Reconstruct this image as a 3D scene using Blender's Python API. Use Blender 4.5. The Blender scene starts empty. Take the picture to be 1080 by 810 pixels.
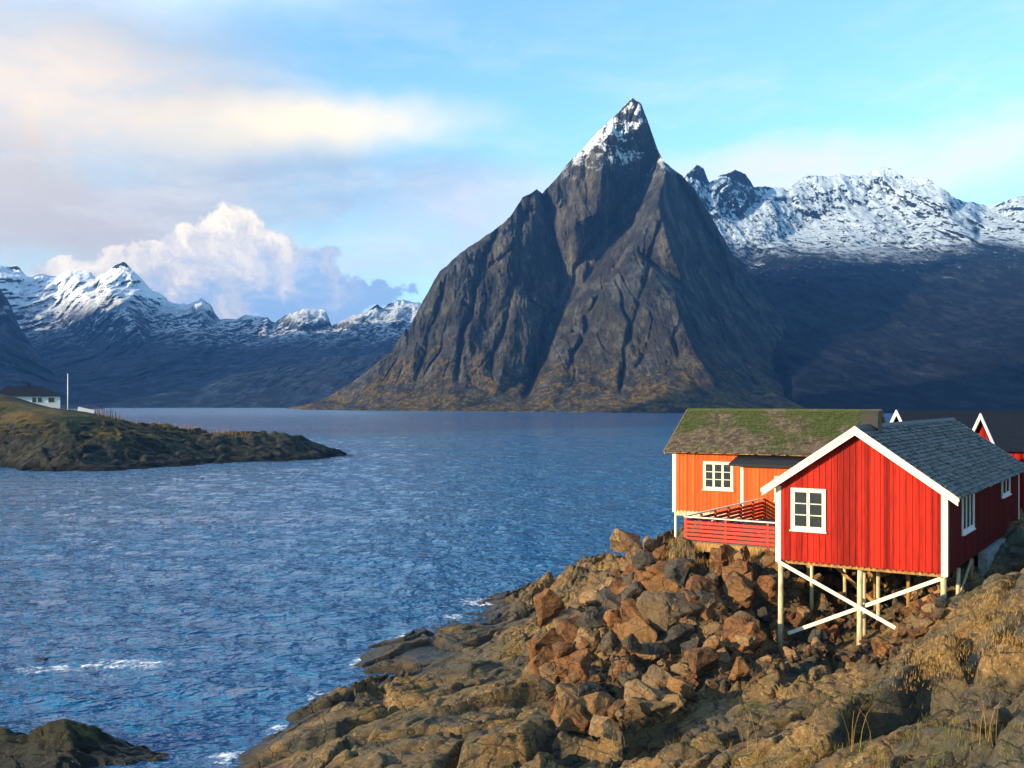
import bpy, bmesh, math, random
import numpy as np
from mathutils import Vector, Matrix
from mathutils.geometry import delaunay_2d_cdt
random.seed(7); RNG = np.random.RandomState(11)
S = bpy.context.scene
C = S.collection
HZ, F, CH = 420.0, 1080.0, 12.0        # horizon row, focal length in photo pixels, camera height

# ------------------------------------------------------------------ noise
_P = np.random.RandomState(3).permutation(256); _P = np.concatenate([_P, _P, _P])
_G = np.random.RandomState(5).normal(size=(256, 3)); _G /= np.linalg.norm(_G, axis=1)[:, None]
def pn(x, y, z):
    x, y, z = np.broadcast_arrays(np.asarray(x, float), y, z)
    xi = np.floor(x).astype(int); yi = np.floor(y).astype(int); zi = np.floor(z).astype(int)
    xf, yf, zf = x-xi, y-yi, z-zi
    f = lambda t: t*t*t*(t*(t*6-15)+10)
    u, v, w = f(xf), f(yf), f(zf); r = 0
    for a in (0, 1):
        for b in (0, 1):
            for c in (0, 1):
                h = _P[_P[_P[(xi+a) & 255]+((yi+b) & 255)]+((zi+c) & 255)]
                g = _G[h]
                d = g[..., 0]*(xf-a)+g[..., 1]*(yf-b)+g[..., 2]*(zf-c)
                r = r + d*(u if a else 1-u)*(v if b else 1-v)*(w if c else 1-w)
    return r*1.5
def fbm(x, y, z, o=5, g=.5):
    r, a = 0, 1.
    for i in range(o):
        r = r+a*pn(x, y, z); x, y, z = x*2.03+7.1, y*2.03+3.3, z*2.03+1.7; a *= g
    return r
def ridged(x, y, z, o=5, g=.5):
    r, a = 0, 1.
    for i in range(o):
        r = r+a*(1-2*np.abs(pn(x, y, z))); x, y, z = x*2.03+7.1, y*2.03+3.3, z*2.03+1.7; a *= g
    return r
def blocks(x, y, seed=0, tilt=.5, off=.5):
    """tilted-facet cellular relief: every cell is a plane of its own"""
    xi = np.floor(x).astype(int); yi = np.floor(y).astype(int)
    best = np.full(x.shape, 9e9); sec = best.copy(); val = np.zeros(x.shape)
    for a in (-1, 0, 1):
        for b in (-1, 0, 1):
            h = _P[_P[(xi+a+seed) & 255]+((yi+b) & 255)]
            g = _G[h]; cx = xi+a+.5+g[..., 0]*.55; cy = yi+b+.5+g[..., 1]*.55
            d = (x-cx)**2+(y-cy)**2
            g2 = _G[(h*7+13) & 255]
            v = (x-cx)*g2[..., 0]*tilt+(y-cy)*g2[..., 1]*tilt+g2[..., 2]*off
            m = d < best
            sec = np.where(m, best, np.minimum(sec, d)); best = np.where(m, d, best); val = np.where(m, v, val)
    return val, np.sqrt(sec)-np.sqrt(best)
def sst(a, b, x):
    t = np.clip((x-a)/(b-a), 0, 1); return t*t*(3-2*t)

# ------------------------------------------------------------------ object helpers
def tag(o, label=None, cat=None, group=None, kind=None):
    if label: o['label'] = label
    if cat: o['category'] = cat
    if group: o['group'] = group
    if kind: o['kind'] = kind
    return o
def empty(name, loc, rz=0):
    o = bpy.data.objects.new(name, None); C.objects.link(o)
    o.location = loc; o.rotation_euler = (0, 0, rz); o.empty_display_size = .3
    return o
class MB:
    def __init__(s): s.v = []; s.f = []
    def add(s, vs, fs):
        n = len(s.v); s.v += [tuple(v) for v in vs]; s.f += [tuple(i+n for i in f) for f in fs]
    def box(s, x0, x1, y0, y1, z0, z1):
        s.add([(x0,y0,z0),(x1,y0,z0),(x1,y1,z0),(x0,y1,z0),(x0,y0,z1),(x1,y0,z1),(x1,y1,z1),(x0,y1,z1)],
              [(0,3,2,1),(4,5,6,7),(0,1,5,4),(1,2,6,5),(2,3,7,6),(3,0,4,7)])
    def beam(s, a, b, w, h, up=(0,0,1)):
        a, b = Vector(a), Vector(b); d = (b-a).normalized(); u = Vector(up)
        if abs(d.dot(u)) > .98: u = Vector((0,1,0))
        r = d.cross(u).normalized(); u = r.cross(d)
        vs = []
        for p in (a, b):
            for i, j in ((-1,-1),(1,-1),(1,1),(-1,1)): vs.append(p+r*(w/2*i)+u*(h/2*j))
        s.add(vs, [(0,3,2,1),(4,5,6,7),(0,1,5,4),(1,2,6,5),(2,3,7,6),(3,0,4,7)])
    def tube(s, pts, rad, n=8):
        pts = [Vector(p) for p in pts]; rr = rad if isinstance(rad, (list, tuple)) else [rad]*len(pts)
        vs = []
        for k, p in enumerate(pts):
            d = (pts[min(k+1, len(pts)-1)]-pts[max(k-1, 0)]).normalized()
            u = Vector((0,1,0)) if abs(d.z) > .9 else Vector((0,0,1))
            r = d.cross(u).normalized(); u = r.cross(d)
            for i in range(n):
                a = 2*math.pi*i/n; vs.append(p+(r*math.cos(a)+u*math.sin(a))*rr[k])
        fs = [(k*n+i, k*n+(i+1)%n, (k+1)*n+(i+1)%n, (k+1)*n+i) for k in range(len(pts)-1) for i in range(n)]
        fs += [tuple(range(n))[::-1], tuple((len(pts)-1)*n+i for i in range(n))]
        s.add(vs, fs)
    def prism(s, poly, ax, t0, t1):
        """poly: 2-D outline in the plane normal to ax ('x': (y,z), 'y': (x,z))"""
        n = len(poly); mk = (lambda t, p: (t, p[0], p[1])) if ax == 'x' else (lambda t, p: (p[0], t, p[1]))
        s.add([mk(t0, p) for p in poly]+[mk(t1, p) for p in poly],
              [tuple(range(n)), tuple(range(2*n-1, n-1, -1))]+[(i, i+n, (i+1)%n+n, (i+1)%n) for i in range(n)])
    def build(s, name, mat, parent=None, smooth=False, bevel=0):
        me = bpy.data.meshes.new(name); me.from_pydata(s.v, [], s.f); me.validate()
        bm = bmesh.new(); bm.from_mesh(me); bmesh.ops.recalc_face_normals(bm, faces=bm.faces)
        if bevel: bmesh.ops.bevel(bm, geom=bm.edges[:], offset=bevel, segments=1, affect='EDGES', clamp_overlap=True)
        bm.to_mesh(me); bm.free()
        if smooth: me.polygons.foreach_set('use_smooth', [True]*len(me.polygons))
        o = bpy.data.objects.new(name, me); C.objects.link(o); me.materials.append(mat); o.parent = parent
        return o
def grid_mesh(name, P, mat, smooth=True):
    """P: (rows, cols, 3)"""
    r, c, _ = P.shape; me = bpy.data.meshes.new(name)
    me.vertices.add(r*c); me.vertices.foreach_set('co', P.reshape(-1).astype(np.float32))
    i = (np.arange(r-1)[:, None]*c+np.arange(c-1)[None, :]).ravel()
    q = np.stack([i, i+1, i+c+1, i+c], 1).ravel()
    n = (r-1)*(c-1); me.loops.add(n*4); me.loops.foreach_set('vertex_index', q.astype(np.int32))
    me.polygons.add(n); me.polygons.foreach_set('loop_start', (np.arange(n)*4).astype(np.int32))
    me.polygons.foreach_set('use_smooth', np.full(n, smooth)); me.update(calc_edges=True); me.validate()
    o = bpy.data.objects.new(name, me); C.objects.link(o); me.materials.append(mat)
    return o
def W(px, py, Y): return ((px-540)/F*Y, Y, CH-(py-HZ)/F*Y)

# ------------------------------------------------------------------ node helper
class N:
    def __init__(s, name=None, tree=None):
        if name:
            s.m = bpy.data.materials.new(name); s.m.use_nodes = True; s.t = s.m.node_tree
        else: s.t = tree
        s.t.nodes.clear()
    def n(s, typ, **k):
        nd = s.t.nodes.new(typ)
        for a, b in k.items(): setattr(nd, a, b)
        return nd
    def put(s, sock, v):
        if v is None: return
        if isinstance(v, bpy.types.NodeSocket): s.t.links.new(v, sock)
        elif isinstance(v, (tuple, list)):
            sock.default_value = tuple(v)+((1,) if len(v) == 3 and len(sock.default_value) == 4 else ())
        else: sock.default_value = v
    def math(s, op, a, b=None, c=None, clamp=False):
        nd = s.n('ShaderNodeMath', operation=op, use_clamp=clamp)
        s.put(nd.inputs[0], a); s.put(nd.inputs[1], b); s.put(nd.inputs[2], c); return nd.outputs[0]
    def vm(s, op, a, b=None):
        nd = s.n('ShaderNodeVectorMath', operation=op); s.put(nd.inputs[0], a)
        if op == 'SCALE': s.put(nd.inputs['Scale'], b)
        else: s.put(nd.inputs[1], b)
        return nd.outputs['Value'] if op in ('LENGTH', 'DOT_PRODUCT') else nd.outputs[0]
    def sep(s, v):
        nd = s.n('ShaderNodeSeparateXYZ'); s.put(nd.inputs[0], v); return nd.outputs
    def comb(s, x, y, z):
        nd = s.n('ShaderNodeCombineXYZ')
        for i, v in enumerate((x, y, z)): s.put(nd.inputs[i], v)
        return nd.outputs[0]
    def noise(s, v, scale, detail=4, rough=.55, dist=0, col=False, typ=None):
        nd = s.n('ShaderNodeTexNoise')
        if typ: nd.noise_type = typ
        s.put(nd.inputs['Vector'], v); s.put(nd.inputs['Scale'], scale); s.put(nd.inputs['Detail'], detail)
        s.put(nd.inputs['Roughness'], rough); s.put(nd.inputs['Distortion'], dist)
        return nd.outputs['Color' if col else 'Fac']
    def vor(s, v, scale, feature='F1', out='Distance', rnd=1):
        nd = s.n('ShaderNodeTexVoronoi', feature=feature); s.put(nd.inputs['Vector'], v)
        s.put(nd.inputs['Scale'], scale); s.put(nd.inputs['Randomness'], rnd); return nd.outputs[out]
    def ramp(s, f, a, b, c0=0., c1=1., ss=True):
        nd = s.n('ShaderNodeMapRange', clamp=True); nd.interpolation_type = 'SMOOTHSTEP' if ss else 'LINEAR'
        for i, v in enumerate((f, a, b, c0, c1)): s.put(nd.inputs[i], v)
        return nd.outputs[0]
    def mix(s, f, a, b, blend='MIX'):
        nd = s.n('ShaderNodeMix', data_type='RGBA', blend_type=blend)
        s.put(nd.inputs[0], f); s.put(nd.inputs[6], a); s.put(nd.inputs[7], b); return nd.outputs[2]
    def bump(s, h, dist, strength=1., normal=None):
        nd = s.n('ShaderNodeBump'); s.put(nd.inputs['Height'], h); nd.inputs['Distance'].default_value = dist
        nd.inputs['Strength'].default_value = strength; s.put(nd.inputs['Normal'], normal); return nd.outputs[0]
    def pos(s): return s.n('ShaderNodeNewGeometry').outputs['Position']
    def obj(s): return s.n('ShaderNodeTexCoord').outputs['Object']
    def out(s, col, rough=.8, normal=None, metal=0., spec=.4, **k):
        b = s.n('ShaderNodeBsdfPrincipled'); s.put(b.inputs['Base Color'], col); s.put(b.inputs['Roughness'], rough)
        s.put(b.inputs['Normal'], normal); s.put(b.inputs['Metallic'], metal); s.put(b.inputs['Specular IOR Level'], spec)
        for a, v in k.items(): s.put(b.inputs[a], v)
        o = s.n('ShaderNodeOutputMaterial'); s.t.links.new(b.outputs[0], o.inputs[0]); return s.m

# ------------------------------------------------------------------ materials
def paint(name, base, var=.35, board=.22, axis=0, rough=.65):
    """painted vertical boards, each board a little different, weathered"""
    k = N(name); p = k.obj(); s = k.sep(p)
    hx = k.math('FLOOR', k.math('DIVIDE', k.math('ADD', s[0], k.math('MULTIPLY', s[1], 1.0)), board))
    wn = k.n('ShaderNodeTexWhiteNoise', noise_dimensions='1D'); k.put(wn.inputs['W'], hx)
    st = k.noise(k.vm('MULTIPLY', p, (9, 9, .7)), 1.6, 5, .65)
    f = k.math('ADD', k.math('MULTIPLY', wn.outputs[0], .45), k.math('MULTIPLY', st, .8))
    dark = tuple(c*(1-var) for c in base); lite = tuple(min(1, c*(1+var*.6)+.012*var) for c in base)
    col = k.mix(k.ramp(f, .3, .95), dark, lite)
    blot = k.noise(p, 1.1, 4, .6)
    col = k.mix(k.ramp(blot, .55, .8, 0, .35), col, tuple(c*.6 for c in base))
    return k.out(col, rough, k.bump(st, .004, .6), spec=.12)
def simple(name, base, rough=.7, nscale=6, var=.3, bd=.004, stretch=(1,1,1), spec=.3):
    k = N(name); p = k.vm('MULTIPLY', k.obj(), stretch)
    n = k.noise(p, nscale, 6, .65)
    col = k.mix(k.ramp(n, .3, .7), tuple(c*(1-var) for c in base), tuple(c*(1+var*.5) for c in base))
    return k.out(col, rough, k.bump(n, bd), spec=spec)
M = {}
M['red'] = paint('red_board_paint', (.37, .010, .001), .55)
M['orange'] = paint('orange_red_board_paint', (.62, .105, .018), .3)
M['maroon'] = paint('dark_and_shaded_red_paint', (.17, .013, .010), .3)  # also holds the shade of the stilt cabin's side walls as colour
M['rail'] = simple('red_rail_paint', (.45, .04, .02), .65, 5, .35, stretch=(1,1,4))
M['cream'] = simple('cream_white_paint', (.78, .72, .55), .55, 5, .14)
M['white'] = simple('white_paint', (.80, .80, .76), .55, 5, .1)
M['post'] = simple('weathered_pale_timber', (.60, .50, .31), .8, 7, .45, .01, (2, 2, .35))
M['oldwood'] = simple('old_brown_timber', (.36, .20, .07), .85, 7, .5, .01, (2, 2, .35))
M['darkpost'] = simple('dark_reddish_timber', (.14, .075, .055), .9)
M['deck'] = simple('grey_deck_boards', (.16, .12, .09), .85, 8, .4)
M['black'] = simple('tarred_black_felt', (.012, .013, .015), .7, 12, .4)
M['navyroof'] = simple('dark_slate_roofing', (.012, .016, .028), .8, 8, .4, spec=.1)
M['concrete'] = simple('concrete_footing', (.36, .36, .34), .9, 5, .4, .01)
M['iron'] = simple('flue_iron', (.012, .012, .013), .6, 20, .4)
def m_glass():
    k = N('window_glass'); n = k.noise(k.obj(), 1.7, 2)
    return k.out((.012, .014, .018), .06, k.bump(n, .01, .4), spec=.6)
M['glass'] = m_glass()
def m_slate(name, moss):
    k = N(name); g = k.n('ShaderNodeNewGeometry'); r = g.outputs['Random Per Island']; p = k.obj()
    n = k.noise(p, 5, 6, .7); n2 = k.noise(p, .55, 5, .65)
    col = k.mix(r, (.030, .029, .030), (.15, .14, .135))
    col = k.mix(k.ramp(n, .35, .75, 0, .5), col, (.20, .195, .175))
    if moss:
        mo = k.mix(k.noise(p, 9, 5, .7), (.010, .024, .005), (.085, .12, .018))
        br = k.mix(r, (.07, .05, .030), (.17, .12, .07))
        col = k.mix(.75, col, br)
        sx = k.sep(p)
        col = k.mix(k.ramp(k.math('ADD', k.math('ADD', n2, k.math('MULTIPLY', k.math('SUBTRACT', n, .5), .5)), k.math('MULTIPLY', k.math('SUBTRACT', sx[2], 4.2), .10)), .42, .62, 0, .85), col, mo)
    else:
        lich = k.ramp(k.noise(p, 14, 4, .6), .6, .72, 0, .6)
        col = k.mix(lich, col, (.24, .26, .20))
        col = k.mix(k.ramp(n2, .5, .75, 0, .35), col, (.06, .075, .03))
    return k.out(col, .62, k.bump(n, .03), spec=.15)
M['slate'] = m_slate('grey_slate', False); M['mossroof'] = m_slate('mossy_slate', True)

def m_rock(name, cols, wet=True, bd=.12, sc=1.0, moss=.5):
    k = N(name); p = k.pos(); z = k.sep(p)[2]
    q = k.vm('MULTIPLY', p, (sc, sc, sc*1.6))
    n1 = k.noise(q, .35, 8, .62, .6); n2 = k.noise(q, 1.6, 8, .68, .3); n3 = k.noise(q, 9, 6, .7)
    col = k.mix(k.ramp(n1, .38, .62), cols[0], cols[1])
    col = k.mix(k.ramp(n2, .50, .66), col, cols[2])
    col = k.mix(k.ramp(k.math('ADD', n3, k.math('MULTIPLY', k.math('SUBTRACT', n1, .5), .6)), .56, .70, 0, .7), col, cols[3])
    # lichen and moss where the stone lies flat
    nz = k.sep(k.n('ShaderNodeNewGeometry').outputs['Normal'])[2]
    ms = k.math('MULTIPLY', k.ramp(nz, .45, .85), k.ramp(k.noise(q, .8, 6, .7), .50, .66, 0, moss))
    col = k.mix(ms, col, k.mix(n3, (.055, .065, .010), (.22, .17, .035)))
    cr = k.vor(k.vm('ADD', q, k.vm('SCALE', k.noise(q, 1.2, 4, .6, col=True), .9)), .9, 'DISTANCE_TO_EDGE')
    col = k.mix(k.ramp(cr, .0, .035, .75, 0), col, (.012, .010, .008))
    if not wet:
        oi = k.n('ShaderNodeObjectInfo').outputs['Random']; col = k.mix(k.ramp(oi, 0, 1, .75, 0, False), col, k.mix(.6, col, (.030, .024, .018))); col = k.mix(k.ramp(k.math('FRACT', k.math('MULTIPLY', oi, 7.3)), .6, 1, 0, .5), col, (.33, .20, .08))
    h = k.math('ADD', k.math('MULTIPLY', n2, .8), k.math('MULTIPLY', n3, .28))
    h = k.math('ADD', h, k.math('MULTIPLY', k.ramp(cr, 0, .06), .25))
    vr = k.n('ShaderNodeVectorRotate', rotation_type='Z_AXIS'); k.put(vr.inputs['Vector'], k.vm('ADD', q, k.vm('SCALE', k.noise(q, .6, 3, .5, col=True), 1.1))); vr.inputs['Angle'].default_value = -.9
    fo = k.noise(k.vm('MULTIPLY', vr.outputs[0], (.6, 5.5, 3.)), 1.6, 7, .72)
    col = k.mix(k.ramp(fo, .34, .50, .75, 0), col, k.mix(.6, col, (.012, .011, .009))); col = k.mix(k.ramp(fo, .58, .72, 0, .5), col, cols[3])
    rdg = k.noise(q, 2.6, 6, .55, typ='RIDGED_MULTIFRACTAL')
    h = k.math('ADD', k.math('ADD', h, k.math('MULTIPLY', fo, .9)), k.math('MULTIPLY', rdg, .10))
    rough = .85
    if wet:
        wz = k.math('ADD', z, k.math('MULTIPLY', n2, -.9)); wf = k.ramp(wz, -.35, .40, 1, 0)
        col = k.mix(k.math('MULTIPLY', wf, .85), col, (.014, .014, .010)); rough = k.ramp(wf, 0, 1, .85, .35)
    return k.out(col, rough, k.bump(h, bd), spec=.3)
M['bedrock'] = m_rock('coastal_bedrock', ((.105, .092, .060), (.24, .135, .042), (.032, .032, .030), (.44, .34, .18)), moss=.7)
M['sea_rock'] = m_rock('dark_sea_rock', ((.018, .022, .013), (.032, .030, .015), (.012, .014, .013), (.045, .044, .022)), moss=.7)
M['boulder_a'] = m_rock('rust_brown_boulder', ((.19, .078, .024), (.30, .125, .036), (.09, .042, .018), (.46, .28, .12)), False, .09, 1.6, .3)
M['boulder_b'] = m_rock('grey_boulder', ((.06, .054, .045), (.095, .08, .06), (.03, .03, .03), (.20, .16, .11)), False, .09, 1.6, .35)
M['boulder_c'] = m_rock('pale_ochre_boulder', ((.36, .23, .11), (.28, .15, .06), (.22, .14, .07), (.52, .38, .22)), False, .08, 1.6, .25)
M['rubble'] = m_rock('rubble_stone', ((.13, .07, .03), (.20, .10, .04), (.05, .035, .025), (.36, .25, .13)), False, .04, 2.5, .2)
def m_island():
    k = N('island_ground'); p = k.pos(); s = k.sep(p); z = s[2]
    n1 = k.noise(p, .12, 7, .65); n2 = k.noise(p, .7, 7, .7)
    nz = k.sep(k.n('ShaderNodeNewGeometry').outputs['Normal'])[2]
    rock = k.mix(k.ramp(n2, .4, .65), (.010, .012, .010), (.048, .046, .034))
    grass = k.mix(k.ramp(n1, .4, .6), (.022, .032, .010), (.11, .070, .016))
    col = k.mix(k.math('MULTIPLY', k.ramp(k.math('ADD', nz, k.math('MULTIPLY', n2, .3)), .88, 1.08), k.ramp(z, 3.0, 5.5)), rock, grass)
    wf = k.ramp(k.math('ADD', z, k.math('MULTIPLY', n2, -1.6)), -.6, .3, 1, 0)
    col = k.mix(wf, col, (.006, .006, .006))
    return k.out(col, .9, k.bump(k.math('ADD', n1, n2), .5), spec=.2)
M['island'] = m_island()
def m_mountain(name, snowline, blend, rocks, veg=.5, steep=.45, sc=1., bd=6., snow=(.80, .84, .88), hi_=.0012, n4_=.5):
    k = N(name); p = k.pos(); s = k.sep(p); z = s[2]
    q = k.vm('MULTIPLY', p, (sc, sc*.5, sc*.45))
    n1 = k.noise(q, .008, 8, .62, .4); n2 = k.noise(q, .04, 8, .7, .5); n3 = k.noise(q, .22, 6, .75)
    col = k.mix(k.ramp(n1, .38, .62), rocks[0], rocks[1])
    col = k.mix(k.ramp(n2, .48, .64, 0, .75), col, rocks[2])
    n4 = k.noise(q, .10, 7, .8); col = k.mix(k.ramp(n4, .40, .54, .6, 0), col, tuple(c*.35 for c in rocks[2])); col = k.mix(k.ramp(n3, .54, .66, 0, .5), col, tuple(min(1, c*2.4) for c in rocks[0]))
    st = k.noise(k.vm('MULTIPLY', k.vm('ADD', p, k.vm('SCALE', k.noise(p, .01, 3, .5, col=True), 40)), (.055, .02, .007)), 1., 7, .68)
    col = k.mix(k.ramp(st, .42, .62, .75, 0), col, tuple(c*.45 for c in rocks[2]))
    col = k.mix(k.ramp(st, .60, .74, 0, .6), col, tuple(min(1, c*2.2) for c in rocks[0]))
    g = k.n('ShaderNodeNewGeometry'); nz = k.sep(g.outputs['Normal'])[2]
    vg = k.math('MULTIPLY', k.ramp(k.math('ADD', z, k.math('MULTIPLY', n1, 160)), 190, 70), k.ramp(k.math('ADD', nz, k.math('MULTIPLY', n2, .8)), .8, 1.15, 0, veg))
    vg = k.math('MULTIPLY', vg, k.ramp(k.math('ADD', n2, k.math('MULTIPLY', k.math('SUBTRACT', n4, .5), .8)), .44, .56))
    col = k.mix(vg, col, k.mix(k.ramp(n3, .4, .6), (.035, .045, .014), (.24, .14, .035)))
    h = k.math('ADD', k.math('MULTIPLY', n2, .9), k.math('MULTIPLY', n3, .55)); h = k.math('ADD', h, k.math('MULTIPLY', n4, .7))
    h = k.math('ADD', h, k.math('MULTIPLY', st, .9))
    zz = k.math('ADD', z, k.math('MULTIPLY', k.math('SUBTRACT', n1, .5), 160*blend))
    zz = k.math('ADD', zz, k.math('MULTIPLY', k.math('SUBTRACT', n2, .5), 120*blend))
    hf = k.ramp(zz, snowline-35, snowline+45)
    fl = k.math('ADD', k.math('ADD', nz, k.math('MULTIPLY', k.math('SUBTRACT', n3, .5), .9)), k.math('MULTIPLY', k.math('SUBTRACT', n2, .5), 1.3))
    fl = k.math('ADD', fl, k.math('MULTIPLY', k.math('SUBTRACT', zz, snowline), hi_))
    fl = k.math('ADD', fl, k.math('MULTIPLY', k.math('SUBTRACT', n4, .5), n4_))
    sn = k.math('MULTIPLY', hf, k.ramp(fl, steep-.10, steep+.12))
    sn2 = k.math('MULTIPLY', k.ramp(zz, snowline-110, snowline-20, 0, .8), k.ramp(fl, steep+.42, steep+.55))
    sn = k.math('MAXIMUM', sn, sn2)
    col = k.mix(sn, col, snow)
    return k.out(col, .95, k.bump(h, bd), spec=.03)
M['olstinden'] = m_mountain('pinnacle_rock', 325, .35, ((.084, .088, .088), (.105, .092, .066), (.032, .036, .040)), .75, .66, hi_=.0036, n4_=3.2)
M['massif'] = m_mountain('shaded_massif_rock', 295, .8, ((.016, .024, .040), (.030, .034, .040), (.005, .008, .014)), .0, .80, snow=(.50, .60, .68), n4_=3.4)  # massif's shade put into dark blue rock and dulled snow
M['range'] = m_mountain('far_range_rock', 205, .55, ((.034, .060, .105), (.048, .070, .115), (.018, .032, .060)), .0, .44, n4_=2.2)  # blue of the haze put into the rock colours too

def m_water():
    k = N('sea_water'); p = k.pos(); s = k.sep(p)
    dist = k.vm('LENGTH', k.comb(s[0], s[1], 0))
    q = k.vm('MULTIPLY', p, (1, 1.0, 1)); rot = k.n('ShaderNodeVectorRotate', rotation_type='Z_AXIS')
    k.put(rot.inputs['Vector'], q); rot.inputs['Angle'].default_value = math.radians(-10)
    w = k.vm('MULTIPLY', rot.outputs[0], (.75, 1.0, 1))
    a = k.noise(w, .22, 2, .5, .3); b = k.noise(w, 1.2, 2, .5, .5); c = k.noise(w, 3.0, 2, .5, .4); e = k.noise(w, 5.5, 2, .5)
    h = k.math('ADD', k.math('MULTIPLY', a, 1.0), k.math('MULTIPLY', b, .46)); h = k.math('ADD', h, k.math('MULTIPLY', c, .16)); h = k.math('ADD', h, k.math('MULTIPLY', e, .018))
    # wind streaks: smoother and rougher lanes
    lane = k.noise(k.vm('MULTIPLY', rot.outputs[0], (.25, 1, 1)), .02, 4, .6)
    h = k.math('MULTIPLY', h, k.ramp(lane, .35, .65, .75, 1.15))
    nrm = k.bump(h, 1.6, 1.0)
    # foam where the swell breaks on rocks
    fo = None
    for (x, y, rx, ry) in FOAM:
        d = k.vm('LENGTH', k.comb(k.math('DIVIDE', k.math('SUBTRACT', s[0], x), rx), k.math('DIVIDE', k.math('SUBTRACT', s[1], y), ry), 0))
        m = k.ramp(d, .25, 1.0, 1, 0); fo = m if fo is None else k.math('MAXIMUM', fo, m)
    fn = k.noise(k.vm('MULTIPLY', w, (1, 1, 1)), 1.6, 8, .72, 1.2)
    fn = k.math('ADD', fn, k.math('MULTIPLY', k.math('SUBTRACT', k.noise(w, 6, 5, .7), .5), .5)); fm = k.ramp(k.math('ADD', fn, k.math('MULTIPLY', fo, .36)), .78, .96)
    fm = k.math('MULTIPLY', fm, k.ramp(fo, 0, .15))
    col = k.mix(k.ramp(lane, .3, .7), (.003, .088, .21), (.005, .12, .28))
    col = k.mix(fm, col, (.75, .80, .85))
    return k.out(col, k.ramp(fm, 0, 1, k.ramp(dist, 60, 1200, .04, .22), .8), nrm, spec=.5, IOR=1.333)

# ------------------------------------------------------------------ terrain: foreshore
class TPS:
    def __init__(s, pts, lam=.001):
        P = np.array(pts, float); s.P = P[:, :2]/30.; n = len(P); s.n = n
        d = np.linalg.norm(s.P[:, None]-s.P[None], axis=2)
        A = np.zeros((n+3, n+3)); A[:n, :n] = s.k(d)+lam*np.eye(n); A[:n, n] = 1; A[:n, n+1:] = s.P
        A[n:, :n] = A[:n, n:].T; b = np.zeros(n+3); b[:n] = P[:, 2]; s.w = np.linalg.solve(A, b)
    def k(s, d): return np.where(d > 0, d*d*np.log(d+1e-12), 0)
    def __call__(s, x, y):
        sh = np.shape(x); x = np.ravel(x)/30.; y = np.ravel(y)/30.; r = np.zeros(len(x))
        for i in range(0, len(x), 40000):
            X = np.stack([x[i:i+40000], y[i:i+40000]], 1)
            d = np.linalg.norm(X[:, None]-s.P[None], axis=2)
            r[i:i+40000] = s.k(d)@s.w[:s.n]+s.w[s.n]+X@s.w[s.n+1:]
        return r.reshape(sh)
shore = [(255, 812), (300, 772), (345, 735), (395, 692), (450, 668), (498, 651), (512, 636)]
pts = [W(a, b, CH*F/(b-HZ)) for a, b in shore]
pts += [(x-5, y+3, -2.2) for x, y, z in pts]
ctl = [(400,810,29.2),(560,810,26.4),(700,810,22.5),(850,810,19.6),(1080,810,15.4),(1080,740,18.8),(1080,680,21.8),
 (1080,600,27),(1040,625,27),(1000,652,27.5),(965,680,28),(940,715,28.5),(840,708,31),(780,720,31),(705,757,30),(645,800,28),
 (900,760,25),(760,780,26.5),(1150,600,27),(1250,640,26),(560,740,35.0),(480,740,36.6),(420,760,34.5),
 (827,697,37.9),(914,672,36.3),(860,694,36),(900,704,33.5),(870,660,39),(940,650,38.5),(900,640,42),(960,670,34),(995,645,35),(800,690,36.5),
 (700,740,33.5),(600,740,34.2),(600,690,41.5),(520,690,46),(600,645,50),(560,640,56),(540,630,60),(700,665,41),(650,680,41),
 (700,602,49),(640,610,55),(724,580,43.4),(760,583,42.4),(818,587,41),(760,640,39),(760,690,36),(655,596,60),(690,584,56),(600,606,62),
 (713,572,55),(640,640,48)]
pts += [W(*c) for c in ctl]
pts += [(9.5,46,4.7),(11,49.5,4.8),(8.6,44.8,5.0),(14,44,5.0),(17,40,4.7),(20,48,5.2),(24,46,6.1),(18,54,4.8),(12,58,4.4),(25,55,5.2),(23,62,5.),(32,62,5.4),(45,60,6),(40,45,7.5),(33,36,8),(30,42,6.4),
        (16,64,3.2),(22,72,2.5),(35,76,2.5),(50,78,3),(12,68,.4),(6,72,-2),(20,84,-2),(38,90,-2),(60,92,-2),(-1,70,-2.2),
        (-12,26,-1.5),(-6,20,-.5),(0,14,1.5),(8,8,4),(18,8,7.5),(30,14,9),(30,25,8.5),(-8,10,-2),(60,60,8),(55,40,10)]
base_h = TPS(pts)
def ground(x, y, detail=True):
    x = np.asarray(x, float); y = np.asarray(y, float)
    h = base_h(x, y)
    if not detail: return h
    wx = x+.9*pn(x*.5, y*.5, 3.1); wy = y+.9*pn(x*.5, y*.5, 9.4)
    u = (wx*.8+wy*.6); v = (-wx*.6+wy*.8)
    b1, e1 = blocks(u/5.2, v/2.9, 1, 1.3, .5); b2, e2 = blocks(u/1.5+5, v/.8, 9, 1.2, .6); b3, e3 = blocks(u/.42, v/.33+3, 21, 1.1, .7)
    rg = sst(-.15, .35, pn(x*.16+3, y*.16, 5.5)+.12+.25*pn(x*.6, y*.6, 1.5)); rg = rg*(1-.75*sst(32.5, 29, y)*sst(1, 5, x)); rough = .8+.2*rg
    hump = sst(12.5, 16, x)*sst(30, 27, y)      # smoother slab on the right
    rough = rough*(1-.45*hump)
    q1 = sst(0, .13, e1); b1 = (b1+.75)*q1-.75; q2 = sst(0, .16, e2); b2 = (b2+.7)*q2-.7; b3 = (b3+.7)*sst(0, .2, e3)-.7
    d = .72*b1+(.14+.34*rg)*b2+(.03+.12*rg)*b3+.34*fbm(x*.35, y*.35, 1.5, 4)+(.05+.1*rg)*fbm(x*2.1, y*2.1, 4.5, 4)
    d += .25
    return h+d*rough*(.4+.6*sst(-.2, 1.4, h))
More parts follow.
